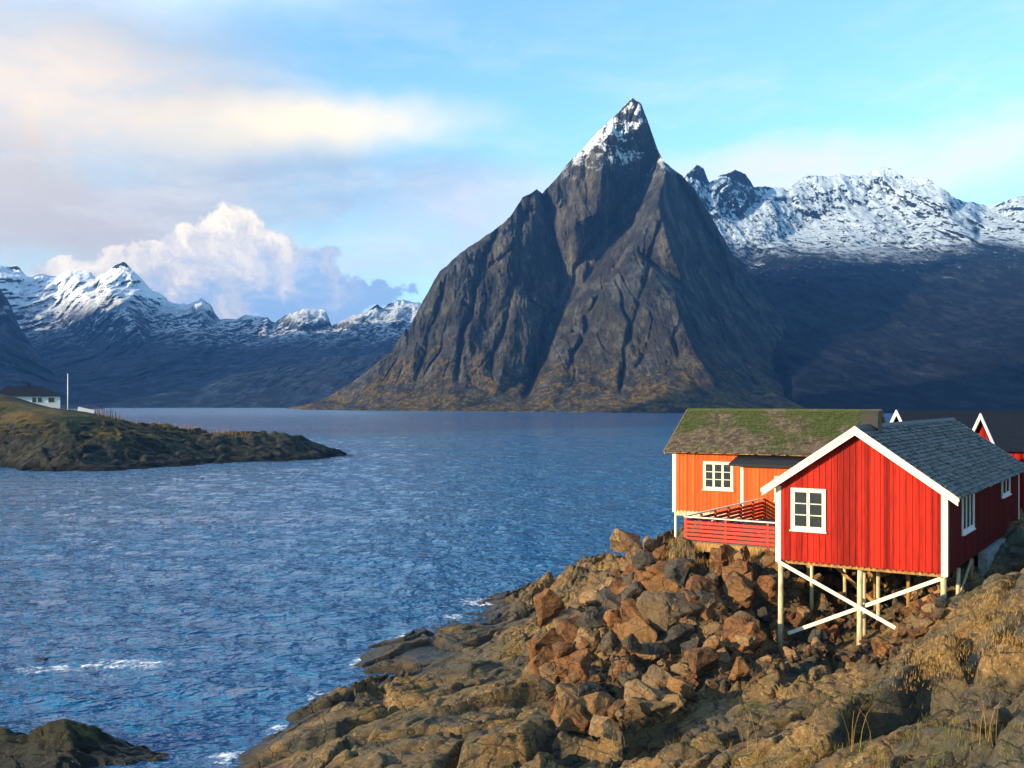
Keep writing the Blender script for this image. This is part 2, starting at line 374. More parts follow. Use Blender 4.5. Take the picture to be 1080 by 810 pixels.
def build_ground():
    xs = np.concatenate([np.linspace(-40, -14, 60), np.arange(-13.9, 30, .07), np.linspace(30.2, 120, 160)])
    ys = np.concatenate([np.linspace(-20, 13.8, 70), np.arange(14, 66, .075), np.linspace(66.3, 110, 120)])
    X, Y = np.meshgrid(xs, ys); Z = ground(X, Y)
    Z = np.maximum(Z, -3.5)
    o = grid_mesh('ground', np.stack([X, Y, Z], 2), M['bedrock'], True)
    tag(o, 'rugged ochre and olive bedrock shore in the foreground', kind='structure'); return X, Y, Z
GX, GY, GZ = build_ground()
def hit(px, py, detail=True, y0=14, y1=75):
    Y = np.arange(y0, y1, .12); X = (px-540)/F*Y; Z = CH-(py-HZ)/F*Y
    g = ground(X, Y, detail); i = np.argmax(g > Z)
    return (X[i], Y[i], float(g[i])) if (g > Z).any() else None
def gz(x, y): return float(ground(np.array([x]), np.array([y]))[0])

# ------------------------------------------------------------------ water
FOAM = [(-20.5, 45.5, 3.2, 1.5), (-17.6, 46.3, 4.5, 1.6), (-1.9, 60.5, 2.4, 2.6), (-9.2, 34.2, 2.0, 1.2), (-15.5, 34.0, 3.5, .7), (-8.5, 37.0, .8, 1.8), (-7.8, 41.5, .9, 1.6), (-6.9, 46.5, 1.0, 1.8), (-5.2, 51.5, 1.2, 1.6), (-3.2, 56, 1.2, 1.6)]
M['water'] = m_water()
def build_water():
    r = np.concatenate([np.geomspace(4, 26, 14), np.geomspace(27, 320, 620), np.geomspace(325, 2900, 50)])
    a = np.radians(np.concatenate([np.linspace(-180, -36, 50), np.linspace(-35.5, 35.5, 520), np.linspace(36, 180, 50)]))
    R, A = np.meshgrid(r, a, indexing='ij'); X, Y = R*np.sin(A), R*np.cos(A)
    u = X*.97-Y*.24; v = X*.24+Y*.97
    amp = sst(2500, 60, R)
    Z = .10*pn(u/7., v/3.6, .5)+.09*pn(u/3., v/1.5, 7.5)+.05*pn(u/1.4, v/.8, 4.5)
    o = grid_mesh('water', np.stack([X, Y, Z*amp], 2)[:, ::1], M['water'], True)
    bm = bmesh.new(); bm.from_mesh(o.data); bmesh.ops.recalc_face_normals(bm, faces=bm.faces)
    bm.faces.ensure_lookup_table()
    if bm.faces[0].normal.z < 0: bmesh.ops.reverse_faces(bm, faces=bm.faces)
    bm.to_mesh(o.data); bm.free()
    tag(o, 'choppy blue fjord water', kind='structure')
build_water()

# ------------------------------------------------------------------ mountains
def interp_tri(P, V, qx, qy):
    """piecewise-linear interpolation over the Delaunay triangulation of P"""
    vs, _, fs, ov, _, _ = delaunay_2d_cdt([Vector(p) for p in P], [], [], 0, 1e-4)
    val = [V[o[0]] for o in ov]; res = np.full(qx.shape, np.nan)
    for f in fs:
        (x0, y0), (x1, y1), (x2, y2) = [tuple(vs[i]) for i in f]
        dt = (y1-y2)*(x0-x2)+(x2-x1)*(y0-y2)
        if abs(dt) < 1e-9: continue
        m = (qx >= min(x0, x1, x2)-1) & (qx <= max(x0, x1, x2)+1) & (qy >= min(y0, y1, y2)-1) & (qy <= max(y0, y1, y2)+1)
        a = ((y1-y2)*(qx-x2)+(x2-x1)*(qy-y2))/dt; b = ((y2-y0)*(qx-x2)+(x0-x2)*(qy-y2))/dt; c = 1-a-b
        m &= (a >= -1e-3) & (b >= -1e-3) & (c >= -1e-3)
        res[m] = (a*val[f[0]]+b*val[f[1]]+c*val[f[2]])[m]
    return res
def smooth(D, n):
    for _ in range(n):
        E = np.pad(D, 1, mode='edge'); D = (E[:-2, 1:-1]+E[2:, 1:-1]+E[1:-1, :-2]+E[1:-1, 2:]+4*D)/8
    return D
def mountain(name, label, sil, foot, ctl, mat, nx, ny, amp=(30, 12, 4), jag=2.5, back=(900, 2200), sm=6, seed=0., streak=1.5, tilt=0, gully=(), crack=0):
    """sil/foot: outline (px, py, Y); ctl: inner points. A slope with folds and buttresses, and a back side."""
    px = np.linspace(sil[0][0], sil[-1][0], nx); sp = np.array(sil, float); fp = np.array(foot, float)
    top = np.interp(px, sp[:, 0], sp[:, 1]); bot = np.interp(px, fp[:, 0], fp[:, 1])
    top = top+jag*(fbm(px/14., seed, 0, 5, .6))*np.clip((bot-top)/60, 0, 1)
    top = np.minimum(top, bot-1)
    t = np.linspace(0, 1, ny)[:, None]; PX = np.broadcast_to(px, (ny, nx))
    kn = np.hanning(2*(nx//14)+1); kn /= kn.sum(); tops = np.convolve(np.pad(top, nx//14, mode='edge'), kn, 'valid')
    PY = bot+(tops-bot)*t+(top-tops)*t**5
    P = [(a, b) for a, b, _ in sil+foot+ctl]; V = [c for _, _, c in sil+foot+ctl]
    for a in (sil[0], sil[-1]): P.append((a[0]+(-300 if a is sil[0] else 300), a[1])); V.append(a[2])
    for a in (foot[0], foot[-1]): P.append((a[0]+(-300 if a is foot[0] else 300), a[1]+5)); V.append(a[2])
    for a in sil[::2]: P.append((a[0], a[1]-60)); V.append(a[2]+60)
    D = interp_tri(P, V, PX, PY)
    bad = np.isnan(D)
    if bad.any():
        for j in range(nx):
            c = D[:, j]; g = ~np.isnan(c)
            D[:, j] = np.interp(np.arange(ny), np.arange(ny)[g], c[g]) if g.any() else 1500
    D = smooth(D, sm)
    wob = 5*fbm(PX/40., PY/40., seed+4, 3)
    for pl, wd, dp in gully:
        pl = np.array(pl, float); best = np.full(PX.shape, 9e9)
        for (x0, y0), (x1, y1) in zip(pl[:-1], pl[1:]):
            q = np.clip(((PX+wob-x0)*(x1-x0)+(PY-y0)*(y1-y0))/((x1-x0)**2+(y1-y0)**2), 0, 1)
            best = np.minimum(best, np.hypot(PX+wob-x0-q*(x1-x0), PY-y0-q*(y1-y0)))
        D = D+dp*np.exp(-(best/wd)**1.5)
    X = (PX-540)/F*D; Z = CH-(PY-HZ)/F*D
    hh = sst(0, 60, Z)
    sx = X+tilt*Z
    n = amp[0]*(ridged(sx/170.+seed, D/700., Z/420./streak, 4)-.6)+amp[1]*(ridged(sx/45., D/350., Z/130./streak+seed, 5, .6)-.6)+amp[2]*fbm(X/9., D/60., Z/16., 4, .6)
    if crack:
        for sc_, am_ in ((70., 1.), (28., .5)): n = n-crack*am_*np.exp(-(np.abs(pn(sx/sc_+seed+.3*pn(sx/30., Z/40., 1.), D/400., Z/(sc_*5)))/.04)**2)
    edge = sst(0, .05, 1-t)*.7+.3
    D = D-n*hh*edge
    X = (PX-540)/F*D; Z = CH-(PY-HZ)/F*D
    Z[0] = np.minimum(Z[0], -2)
    G = [np.stack([X, D, Z], 2)]
    zt = Z[-1]; yt = D[-1]; xt = X[-1]
    for i, f in enumerate((.03, .08, .18, .35, .6, 1.)):
        nz = zt*(1-f)**1.2-6*(f == 1.)+18*fbm(px/25.+i*5, seed+3, i, 4)*(f < 1)*np.clip(zt/200, 0, 1)
        G.append(np.stack([xt*(1+f*back[0]/2600), yt+back[0]*f*np.clip(zt/350, .1, 1.2), np.minimum(nz, zt-1.-f*5)], 1)[None])
    o = grid_mesh(name, np.concatenate(G, 0), mat, True)
    tag(o, label, kind='structure'); return o
Yw = lambda py: CH*F/(py-HZ)
# the steep pinnacle
sil = [(318,431.5,1130),(345,420,1120),(380,397,1150),(412,372,1190),(428,345,1240),(430,350,1240),(446,318,1270),(464,285,1290),(484,269,1300),(506,253,1310),(527,238,1320),(541,225,1335),(551,208,1350),(560,203,1352),(566,199,1355),
 (572,204,1368),(585,190,1380),(600,172,1395),(625,145,1410),(645,125,1418),(660,110,1420),(667,103,1420),(676,108,1425),(684,130,1430),(692,153,1435),(700,170,1400),(715,182,1420),(733,200,1460),
 (752,232,1480),(775,272,1480),(800,305,1450),(826,335,1400),(845,380,1300),(862,434,1000)]
foot = [(318,432.2,Yw(432.2)),(400,433.2,Yw(433.2)),(480,434,Yw(434)),(570,434.6,Yw(434.6)),(680,435.6,Yw(435.6)),(780,436.4,Yw(436.4)),(862,436.6,Yw(436.6))]
ctl = [(635,183,1335),(615,190,1365),(600,215,1350),(640,150,1385),(628,225,1290),(606,235,1310),
 (585,222,1375),(578,260,1345),(590,300,1300),(588,330,1215),(574,385,1090),
 (688,165,1440),(668,215,1405),(645,255,1360),(615,300,1300),
 (702,182,1325),(694,215,1255),(706,260,1175),(712,320,1080),(735,375,985),(765,415,880),
 (670,262,1245),(635,310,1165),(655,350,1070),(610,380,1050),(650,410,950),
 (545,240,1320),(530,300,1225),(545,350,1150),(555,400,1060),(490,330,1200),(455,350,1205),(480,385,1090),(430,395,1120),(440,420,1010),(520,420,985),
 (722,222,1420),(738,262,1390),(758,320,1290),(782,370,1170),(795,405,1040),(765,290,1400),(805,350,1290),(815,385,1190),(722,300,1190),(740,350,1110)]
mountain('mountain', 'steep dark pinnacle mountain with a snow dusted pointed tip', sil, foot, ctl, M['olstinden'], 820, 470, (20, 8, 3.), 1.4, (700, 0), 7, 2.3, 1.8, crack=9,
  gully=[([(573,208),(583,250),(590,297),(580,340),(566,384),(558,415)],5,45),([(691,172),(657,215),(628,254),(609,283),(592,331),(575,375)],5,32),([(522,240),(505,300),(488,360),(480,400)],3,22),([(552,225),(545,280),(530,345),(520,390)],3,16),
         ([(655,262),(640,300),(618,340),(600,390)],3,18),([(700,230),(680,290),(665,350),(655,410)],3,16),([(715,188),(739,234),(768,292),(803,345),(822,380)],4,30),([(728,260),(750,320),(778,370),(800,410)],3,18),([(716,300),(735,360),(760,410)],3,14),([(470,300),(455,350),(440,400)],3,14)])
# broad snowy massif on the right
sil = [(640,260,2300),(680,200,2300),(700,183,2250),(712,190,2250),(722,186,2250),(735,173,2250),(742,178,2250),(748,192,2300),(760,184,2300),(775,180,2300),(786,183,2300),(795,197,2350),(815,197,2450),(832,199,2450),(845,187,2500),
 (858,184,2500),(870,187,2500),(888,184,2500),(905,186,2500),(922,180,2500),(932,175,2500),(942,180,2480),(955,188,2450),(978,188,2400),(990,196,2350),(1005,208,2300),(1020,212,2350),(1040,217,2400),(1055,214,2350),(1072,208,2300),(1090,206,2300),(1150,190,2200),(1260,170,2000),(1420,200,1800)]
foot = [(640,430,1600),(760,432,1300),(850,435.4,Yw(435.4)),(880,436,Yw(436)),(1000,436,Yw(436)),(1100,436,Yw(436)),(1260,437,Yw(437)),(1420,440,Yw(440))]
ctl = [(740,230,2150),(780,230,2250),(800,262,2050),(850,240,2300),(900,262,2020),(960,240,2200),(960,265,1960),(1030,262,1900),(1080,268,1850),(1080,240,2100),(1000,228,2150),
 (780,300,1750),(850,290,1700),(930,290,1680),(1010,300,1600),(1080,300,1550),(820,360,1300),(900,350,1350),(980,360,1280),(1080,360,1200),(870,405,1020),(950,400,1050),(1060,405,980),(880,220,2380),(930,215,2380),(940,250,2120)]
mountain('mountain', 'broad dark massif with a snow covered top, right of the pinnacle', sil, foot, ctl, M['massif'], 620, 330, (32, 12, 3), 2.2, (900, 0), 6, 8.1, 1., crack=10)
# far range on the left
sil = [(-420,230,2300),(-250,250,2400),(-120,262,2500),(-40,272,2500),(0,279,2500),(18,281,2500),(28,291,2520),(45,289,2550),(60,292,2550),(75,286,2550),(95,285,2550),(101,293,2500),(115,284,2400),(131,274,2350),(140,284,2370),(158,303,2400),(178,317,2450),(198,321,2450),
 (205,317,2400),(212,315,2400),(222,322,2400),(232,338,2450),(250,337,2500),(262,333,2500),(282,333,2500),(290,341,2500),(305,332,2450),(322,325,2450),(343,328,2450),(350,345,2400),(368,334,2350),(385,328,2400),(398,321,2400),(404,326,2450),(420,316,2500),(436,318,2550),(460,325,2600),(520,340,2600),(600,360,2500)]
foot = [(-420,431,Yw(431)),(0,430.5,Yw(430.5)),(200,430.2,Yw(430.2)),(400,430.2,Yw(430.2)),(600,431,Yw(431))]
ctl = [(105,330,2150),(131,320,2120),(160,335,2250),(60,340,2250),(100,370,1900),(160,370,1850),(212,345,2180),(230,370,1950),(280,360,2200),(320,350,2280),(345,370,1950),(380,350,2200),(400,370,1950),
 (50,400,1550),(150,400,1550),(250,400,1550),(350,405,1500),(0,370,1950),(450,380,1900),(300,385,1750),(-150,340,2000),(-300,360,1800),(110,300,2300),(148,305,2330)]
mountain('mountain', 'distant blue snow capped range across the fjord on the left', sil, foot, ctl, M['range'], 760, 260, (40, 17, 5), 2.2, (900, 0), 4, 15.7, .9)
# near dark shoulder at the left edge
sil = [(-520,40,1500),(-300,120,1550),(-120,210,1580),(-40,268,1600),(0,303,1600),(10,320,1600),(22,345,1590),(38,370,1560),(60,398,1500),(85,420,1400),(110,430.3,1250)]
foot = [(-520,434,Yw(434)),(-100,432,Yw(432)),(0,431.5,Yw(431.5)),(110,431.2,Yw(431.2))]
ctl = [(-200,300,1350),(-60,360,1350),(0,380,1320),(30,405,1280),(-300,380,1150)]
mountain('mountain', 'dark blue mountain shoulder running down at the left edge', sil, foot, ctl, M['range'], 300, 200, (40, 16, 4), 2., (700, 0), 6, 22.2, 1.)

def shading_peak(cx, cy, ru, rv, h, label, seed):
    """an unseen mountain added beside the view to shade slopes in it"""
    a = np.linspace(-1.25, 1.25, 150); A, B = np.meshgrid(a, a); c, s_ = .86, .51
    X = cx+A*ru*c+B*rv*s_; Y = cy+A*ru*s_-B*rv*c
    R = np.sqrt(A**2+B**2)+.10*fbm(X/300., Y/300., seed, 4)
    Z = h*(1-sst(.35, 1.02, R))+40*ridged(X/160., Y/160., seed, 5)*sst(1.05, .8, R)-6
    tag(grid_mesh('mountain', np.stack([X, Y, Z], 2), M['massif'], True), label, kind='structure')
shading_peak(-1350, -200, 420, 300, 520, 'unseen mountain added at left to shade the right massif', 6.6)  # added out of view so the massif's lower slopes fall in shade

# ------------------------------------------------------------------ left headland
ipts = [W(a, b, Yw(b)) for a, b in [(-60,490),(0,493),(60,497),(100,497),(150,494),(200,491),(250,488),(300,486),(335,484),(368,481.5)]]
ipts += [(x+1, y-9, -2.5) for x, y, z in ipts]
ipts += [W(*c) for c in [(-60,420,196),(0,424.5,196),(20,425.5,197),(45,430,200),(62,432.5,214),(100,437,220),(127,446,220),(160,452,215),(200,455,212),(250,457.5,211),(290,461,211),(315,466,212),(345,474,213),
 (0,455,183),(60,455,182),(110,462,184),(160,468,190),(220,470,198),(280,473,203),(330,478,209),(0,480,179),(60,484,172),(110,484,177)]]
ipts += [(-112,226,9.6),(-100,226,9.6),(-120,240,9.),(-90,240,5.5),(-80,245,-2),(-60,235,-2),(-45,228,-2),(-30,219,-2),(-130,255,-2),(-105,255,-1),(-160,220,12),(-190,240,10),(-160,180,3),(-200,170,-2),(-25,214,-3)]
isl = TPS(ipts)
def island_h(x, y):
    h = isl(x, y)
    wx = x+3*pn(x*.12, y*.12, 3.1); wy = y+3*pn(x*.12, y*.12, 9.4)
    b1, e1 = blocks(wx/7, wy/5, 31, 1.0, .5); b2, e2 = blocks(wx/2.4, wy/2, 41, 1., .5)
    am = sst(-2, 1.5, h)*(.12+.88*sst(9.0, 5.5, h))
    return h+(.9*b1+.7*b2+.8*fbm(x*.1, y*.1, 2.2, 3)+.35*fbm(x*.6, y*.6, 2.2, 4))*.8*am
xs = np.linspace(-215, -22, 640); ys = np.linspace(160, 262, 420); X, Y = np.meshgrid(xs, ys)
tag(grid_mesh('headland', np.stack([X, Y, np.maximum(island_h(X, Y), -3)], 2), M['island'], True), 'low grassy rock headland with a dark cliff at left', kind='structure')
def iz(x, y): return float(island_h(np.array([x]), np.array([y]))[0])

def ihit(px, Y): x = (px-540)/F*Y; return x, Y, iz(x, Y)

# ------------------------------------------------------------------ windows and cabins
def window(parent, loc, rz, w, h, cols, rows, frame='cream', name='window'):
    """faces local -y; origin at the bottom centre of the opening"""
    wn = empty(name, loc, rz); wn.parent = parent
    t = .09; m = MB()
    m.box(-w/2-t, -w/2, -.065, .0, -t, h+t); m.box(w/2, w/2+t, -.065, .0, -t, h+t)
    m.box(-w/2, w/2, -.065, 0, h, h+t); m.box(-w/2, w/2, -.065, 0, -t, 0)
    m.build('frame', M[frame], wn)
    m = MB(); m.box(-w/2-t-.04, w/2+t+.04, -.11, .0, -t-.05, -t-.002); m.build('sill', M[frame], wn)
    cw = w/cols
    for c in range(cols):
        a = -w/2+c*cw; m = MB(); s = .055
        m.box(a+.004, a+s, -.05, 0, .004, h-.004); m.box(a+cw-s, a+cw-.004, -.05, 0, .004, h-.004)
        m.box(a+s, a+cw-s, -.05, 0, h-s-.004, h-.004); m.box(a+s, a+cw-s, -.05, 0, .004, s)
        for r in range(1, rows): z = s+(h-2*s)*r/rows; m.box(a+s, a+cw-s, -.046, 0, z-.016, z+.016)
        m.build('casement', M[frame], wn)
    m = MB(); m.box(-w/2, w/2, -.030, .002, 0, h); m.build('pane', M['glass'], wn)
    return wn
def boards(m, x0, x1, z0, topf, y, sgn, axis, pitch=.22, bw=.055, bt=.022):
    """battens over the joints, on the outside of a wall; topf(x) is the wall's top there"""
    n = int((x1-x0)/pitch)
    for i in range(1, n+1):
        x = x0+i*(x1-x0)/(n+1); zt = topf(x)-.03
        a, b = (y, y+sgn*bt) if sgn > 0 else (y+sgn*bt, y)
        if axis == 'x': m.box(x-bw/2, x+bw/2, a, b, z0, zt)
        else: m.box(a, b, x-bw/2, x+bw/2, z0, zt)
def slates(hw, L, ze, zr, over, y0, y1, w=.25, c=.20, th=.025, jit=.012, lift=.06):
    """two slopes of overlapping slates with ragged edges"""
    m = MB(); rnd = random.Random(int(L*100)); sl = math.hypot(hw, zr-ze); nrow = int(sl/c)+1
    for sgn in (-1, 1):
        ux, uz = hw/sl*sgn, -(zr-ze)/sl; nx_, nz_ = (zr-ze)/sl*sgn, hw/sl
        for r in range(nrow):
            s0 = r*sl/nrow; s1 = (r+1)*sl/nrow+.07; y = y0-(r%2)*w/2
            while y < y1:
                ww = w*rnd.uniform(.75, 1.2); a, b = max(y, y0), min(y+ww-.012, y1); y += ww
                if b-a < .05: continue
                l0 = .012+rnd.uniform(0, jit); l1 = lift*.9+rnd.uniform(-jit, jit*1.6); e = rnd.uniform(-.03, .03); tw = rnd.uniform(-.012, .012)
                def q(s, yy, l): return (ux*s+nx_*l, yy, zr+uz*s+nz_*l)
                vs = [q(s0, a, l0), q(s0, b, l0), q(s1+e, b, l1+tw), q(s1+e, a, l1-tw)]
                vs += [q(s0, a, l0-.02), q(s0, b, l0-.02), q(s1+e, b, l1+tw-th), q(s1+e, a, l1-tw-th)]
                m.add(vs, [(0,1,2,3),(7,6,5,4),(0,4,5,1),(1,5,6,2),(2,6,7,3),(3,7,4,0)])
    return m
def cabin(name, label, loc, rz, hw, L, hwall, rise, wall, roofmat, trim='cream', eave_over=.38, gable_over=.35, group=None, slated=True, side=None, gable_mat=None, barge=.2, battens=(1,1,1,1), cat='cabin'):
    """local x across, y along the ridge (gable at y=0), z=0 floor level. hw: half width of the walls"""
    t = tag(empty(name, loc, rz), label, cat, group)
    k = rise/hw; topf = lambda x: hwall+rise-abs(x)*k; wt = .14
    gm = gable_mat or wall
    for j, (y, s) in enumerate(((0, -1), (L, 1))):
        m = MB(); a, b = (0, wt) if j == 0 else (L-wt, L)
        m.prism([(-hw, 0), (hw, 0), (hw, hwall-.01), (0, hwall+rise-.01), (-hw, hwall-.01)], 'y', a, b)
        if battens[j]: boards(m, -hw+.06, hw-.06, -.04, lambda x: topf(x)-.02, y, s, 'x')
        m.build('gable_wall', gm, t)
    for j, s in enumerate((-1, 1)):
        m = MB(); a, b = (-hw+.001, -hw+wt) if s < 0 else (hw-wt, hw-.001)
        m.box(a, b, wt+.002, L-wt-.002, 0.002, hwall-.02)
        if battens[2+j]: boards(m, .1, L-.1, -.04, lambda x: hwall-.03, s*hw, s, 'y')
        m.build('side_wall', side or wall, t)
    for x, y in ((-hw, 0), (hw, 0), (-hw, L), (hw, L)):
        m = MB(); sx = 1 if x > 0 else -1; sy = -1 if y == 0 else 1; e = .035; bw = .17
        xa, xb = sorted((x+sx*e, x-sx*bw)); ya, yb = sorted((y+sy*e, y-sy*.0)); m.box(xa, xb, ya, yb, -.10, hwall-.07)
        xa, xb = sorted((x+sx*e, x)); ya, yb = sorted((y, y-sy*bw)); m.box(xa, xb, ya, yb, -.10, hwall-.07)
        m.build('corner_board', M[trim], t)
    ho = hw+eave_over; ze = hwall+rise-ho*k; zr = hwall+rise; y0, y1 = -gable_over, L+gable_over
    roof = MB(); th = .07
    for s in (-1, 1):
        roof.prism([(0, zr+.02), (s*ho, ze+.02), (s*ho, ze+.02+th), (0, zr+.02+th)], 'y', y0+.01, y1-.01)
    rf = roof.build('roof', M['oldwood'] if slated else roofmat, t)
    if slated:
        m = slates(ho+.06, y1-y0, ze+.09, zr+.10, 0, y0-.02, y1+.02); m.build('slates', roofmat, rf)
        m = MB(); m.prism([(-.16, zr+.06), (0, zr+.19), (.16, zr+.06), (0, zr+.12)], 'y', y0-.02, y1+.02); m.build('ridge_cap', roofmat, rf)
    for y, s in ((y0, -1), (y1, 1)):
        for sx in (-1, 1):
            m = MB(); a, b = sorted((y, y+s*.045)); dn = barge
            m.prism([(0, zr+.13), (sx*(ho+.05), ze+.13-.05*k), (sx*(ho+.05), ze+.13-dn-.05*k), (0, zr+.13-dn*1.12)], 'y', a, b)
            a, b = sorted((y+s*.045, y+s*.075))
            m.prism([(0, zr+.155), (sx*(ho+.09), ze+.155-.09*k), (sx*(ho+.09), ze+.155-dn*.45-.09*k), (0, zr+.155-dn*.5)], 'y', a, b)
            m.build('bargeboard', M[trim], t)
    return t

# front cabin: red, slate roof, on stilts
D_ = Vector((.831, -.556, 0)); P_ = Vector((.556, .831, 0))
A_RZ = math.atan2(-.556, .831)
c0 = (12.26, 36.30, 6.05); hw = 2.95
k_ = 2.02/2.93
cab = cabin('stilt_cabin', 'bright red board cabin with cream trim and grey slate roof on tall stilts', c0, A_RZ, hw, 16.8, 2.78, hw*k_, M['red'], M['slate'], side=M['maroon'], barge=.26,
            group='red fishing cabins on the shore')
# fix levels: the eave and the ridge follow from the slope
window(cab, (-hw+1.19, -.004, 1.22), 0, 1.10, 1.36, 2, 3)
window(cab, (hw+.004, 3.7, 1.15), math.pi/2, 2.1, 1.35, 3, 1, 'white')
window(cab, (hw+.004, 12.7, 1.75), math.pi/2, 2.0, .75, 2, 1, 'white')
m = MB(); m.box(-.30, .30, 1.55, 2.15, 4.3, 5.42); m.box(-.34, .34, 1.51, 2.19, 5.42, 5.50); ch = m.build('chimney', M['iron'], cab)
m = MB(); m.box(-hw+.18, hw-.18, .18, 16.6, -.16, -.002); m.build('floor_frame', M['oldwood'], cab)
m = MB(); m.box(hw-.25, hw+.10, 7.5, 16.85, -1.1, -.20); m.box(hw-.30, hw+.16, 7.4, 16.9, -1.35, -1.1); m.build('foundation', M['concrete'], cab)
def toworld(x, y): return (c0[0]+D_.x*x+P_.x*y, c0[1]+D_.y*x+P_.y*y)
def stilt(x, y, r=.085, mat='post', top=-.16, bot=None):
    wx, wy = toworld(x, y); zb = (gz(wx, wy)-.5-6.05) if bot is None else bot
    m = MB(); dx = random.uniform(-.03, .03)
    m.tube([(x+dx, y, zb), (x+dx*.5, y, (zb+top)/2), (x, y, top)], [r*1.1, r, r*.95], 9); m.build('stilt', M[mat], cab, True)
for x in (-hw+.12, 0.05, hw-.12): stilt(x, .10, .10)
for x, y, mt in ((-hw+.5, 2.6, 'post'), (.15, 2.2, 'post'), (1.0, 3.2, 'oldwood'), (hw-.1, 2.6, 'post'), (-.6, 4.6, 'oldwood'), (1.4, 4.8, 'oldwood'), (-hw+.2, 6, 'post'), (hw-.1, 5.2, 'oldwood'), (.2, 6.6, 'post'), (-.1, 1.2, 'post')):
    stilt(x, y, .075, mt)
def brace(a, b, mat='cream', w=.05, h=.13):
    m = MB(); m.beam(a, b, w, h); m.build('brace', M[mat], cab)
brace((-hw+.06, -.03, -.08), (2.48, -.03, -2.58)); brace((-hw+.35, .24, -2.76), (hw-.08, .24, -.14), h=.13)
for x, y in ((-1.6, 4.0), (.8, 6.0), (2.0, 3.6), (-1.0, 8.0), (1.9, 7.4)): stilt(x, y, .07, random.choice(('post', 'oldwood')))
brace((-hw+.25, 6.0, -2.2), (1.4, 4.8, -.25), 'oldwood'); brace((hw-.1, 2.6, -1.3), (hw-.1, 5.2, -.2), 'post')
brace((-1.9, 2.6, -.2), (.1, 2.6, -1.9), 'oldwood'); brace((1.2, 1.9, -1.7), (2.4, 1.9, -.9), 'oldwood'); brace((-hw+.4, 6, -.2), (-.5, 6, -1.7), 'oldwood')

# back cabin: mossy roof, orange boards
E_ = Vector((.871, -.491, 0)); Q_ = Vector((.491, .871, 0))
B_RZ = math.atan2(-.871, -.491)
hb = 3.2
b0 = Vector((8.66, 55, 6.0))+Q_*hb
bc = cabin('moss_roof_cabin', 'orange red board cabin with mossy green roof, left behind the stilt cabin', b0, B_RZ, hb, 9.8, 3.32, 1.92, M['orange'], M['mossroof'], eave_over=.4, gable_over=.3, barge=.16,
           trim='cream', group='red fishing cabins on the shore')
for ch_ in bc.children:
    if ch_.name.startswith('bargeboard'): ch_.data.materials[0] = M['oldwood']
window(bc, (hb+.004, 2.5, 1.28), math.pi/2, 1.45, 1.30, 3, 3)
m = MB(); m.box(-hb+.1, hb-.02, .05, 9.7, -.28, -.002); m.build('floor_frame', M['post'], bc)
for x, y in ((hb-.1, .1), (0, .1), (-hb+.1, .1), (hb-.2, 3.), (hb-.2, 6.)):
    wx = b0[0]+E_.x*y-Q_.x*x; wy = b0[1]+E_.y*y-Q_.y*x; m = MB()
    m.tube([(x, y, gz(wx, wy)-6.5), (x, y, -.28)], .075, 8); m.build('stilt', M['cream'], bc, True)
# annex with a low black roof
ax0, ax1, ay0, ay1 = hb+.002, hb+1.45, 4.15, 9.4
m = MB(); m.box(ax0, ax1, ay0, ay1, 0, 2.62); boards(m, ay0+.05, ay1-.05, -.03, lambda v: 2.62, ax1, 1, 'y'); boards(m, ax0+.05, ax1-.02, -.03, lambda v: 2.6, ay0, -1, 'x')
an = m.build('annex', M['orange'], bc)
m = MB(); m.prism([(ax0-.3, 3.02), (ax1+.32, 2.58), (ax1+.32, 2.70), (ax0-.3, 3.14)], 'y', ay0-.55, ay1+.3); m.build('roof', M['black'], an)
m = MB(); m.box(ax1, ax1+.035, ay0-.03, ay0+.13, -.05, 2.55); m.box(ax1-.14, ax1, ay0-.032, ay0, -.05, 2.55); m.build('corner_board', M['cream'], an)
window(an, (ax1+.004, 6.35, 1.0), math.pi/2, .8, 1.05, 2, 2)

# deck with plank railing between the cabins
dk = tag(empty('deck', (7.32, 43.3, 6.0), A_RZ), 'timber deck with red plank railing in front of the mossy roofed cabin', 'deck')
dw, dl = 5.4, 9.4
m = MB()
for i in range(34): m.box(i*dw/34+.004, (i+1)*dw/34-.004, 0, dl, -.05, 0)
m.build('deck_boards', M['deck'], dk)
m = MB(); m.box(.05, dw, .03, .22, -.42, -.052); m.box(.03, .2, .22, dl, -.35, -.052); m.box(2.5, 2.7, .22, dl, -.3, -.052); m.build('deck_beam', M['oldwood'], dk)
def railing(a, b, inner):
    a, b = Vector(a), Vector(b); L = (b-a).length; d = (b-a)/L; n = max(2, round(L/1.55))
    r = MB()
    for i in range(5):
        z = .10+i*.17; r.beam(a+Vector((0, 0, z)), b+Vector((0, 0, z)), .03, .125)
    o = r.build('railing', M['rail'], dk)
    m = MB(); m.beam(a+Vector((0, 0, 1.0)), b+Vector((0, 0, 1.0)), .13, .045); m.build('handrail', M['cream'], o)
    nrm = Vector((-d.y, d.x, 0))*inner*.065
    for i in range(n+1):
        p = a+d*(L*i/n)+nrm; m = MB(); m.box(p.x-.045, p.x+.045, p.y-.045, p.y+.045, -.3, .97); m.build('post', M['rail'], o)
railing((.0, -.02, 0), (dw, -.02, 0), 1); railing((-.02, .05, 0), (-.02, dl, 0), -1)
for x in (.15, 2.6, 5.2):
    for y in (.3, 4.5, 9.):
        w_ = Vector((7.32, 43.3))+Vector((D_.x, D_.y))*x+Vector((P_.x, P_.y))*y; m = MB()
        m.box(x-.09, x+.09, y-.09, y+.09, min(-.6, gz(w_.x, w_.y)-6.4), -.42 if y < 1 else -.3); m.build('stilt', M['oldwood'], dk)

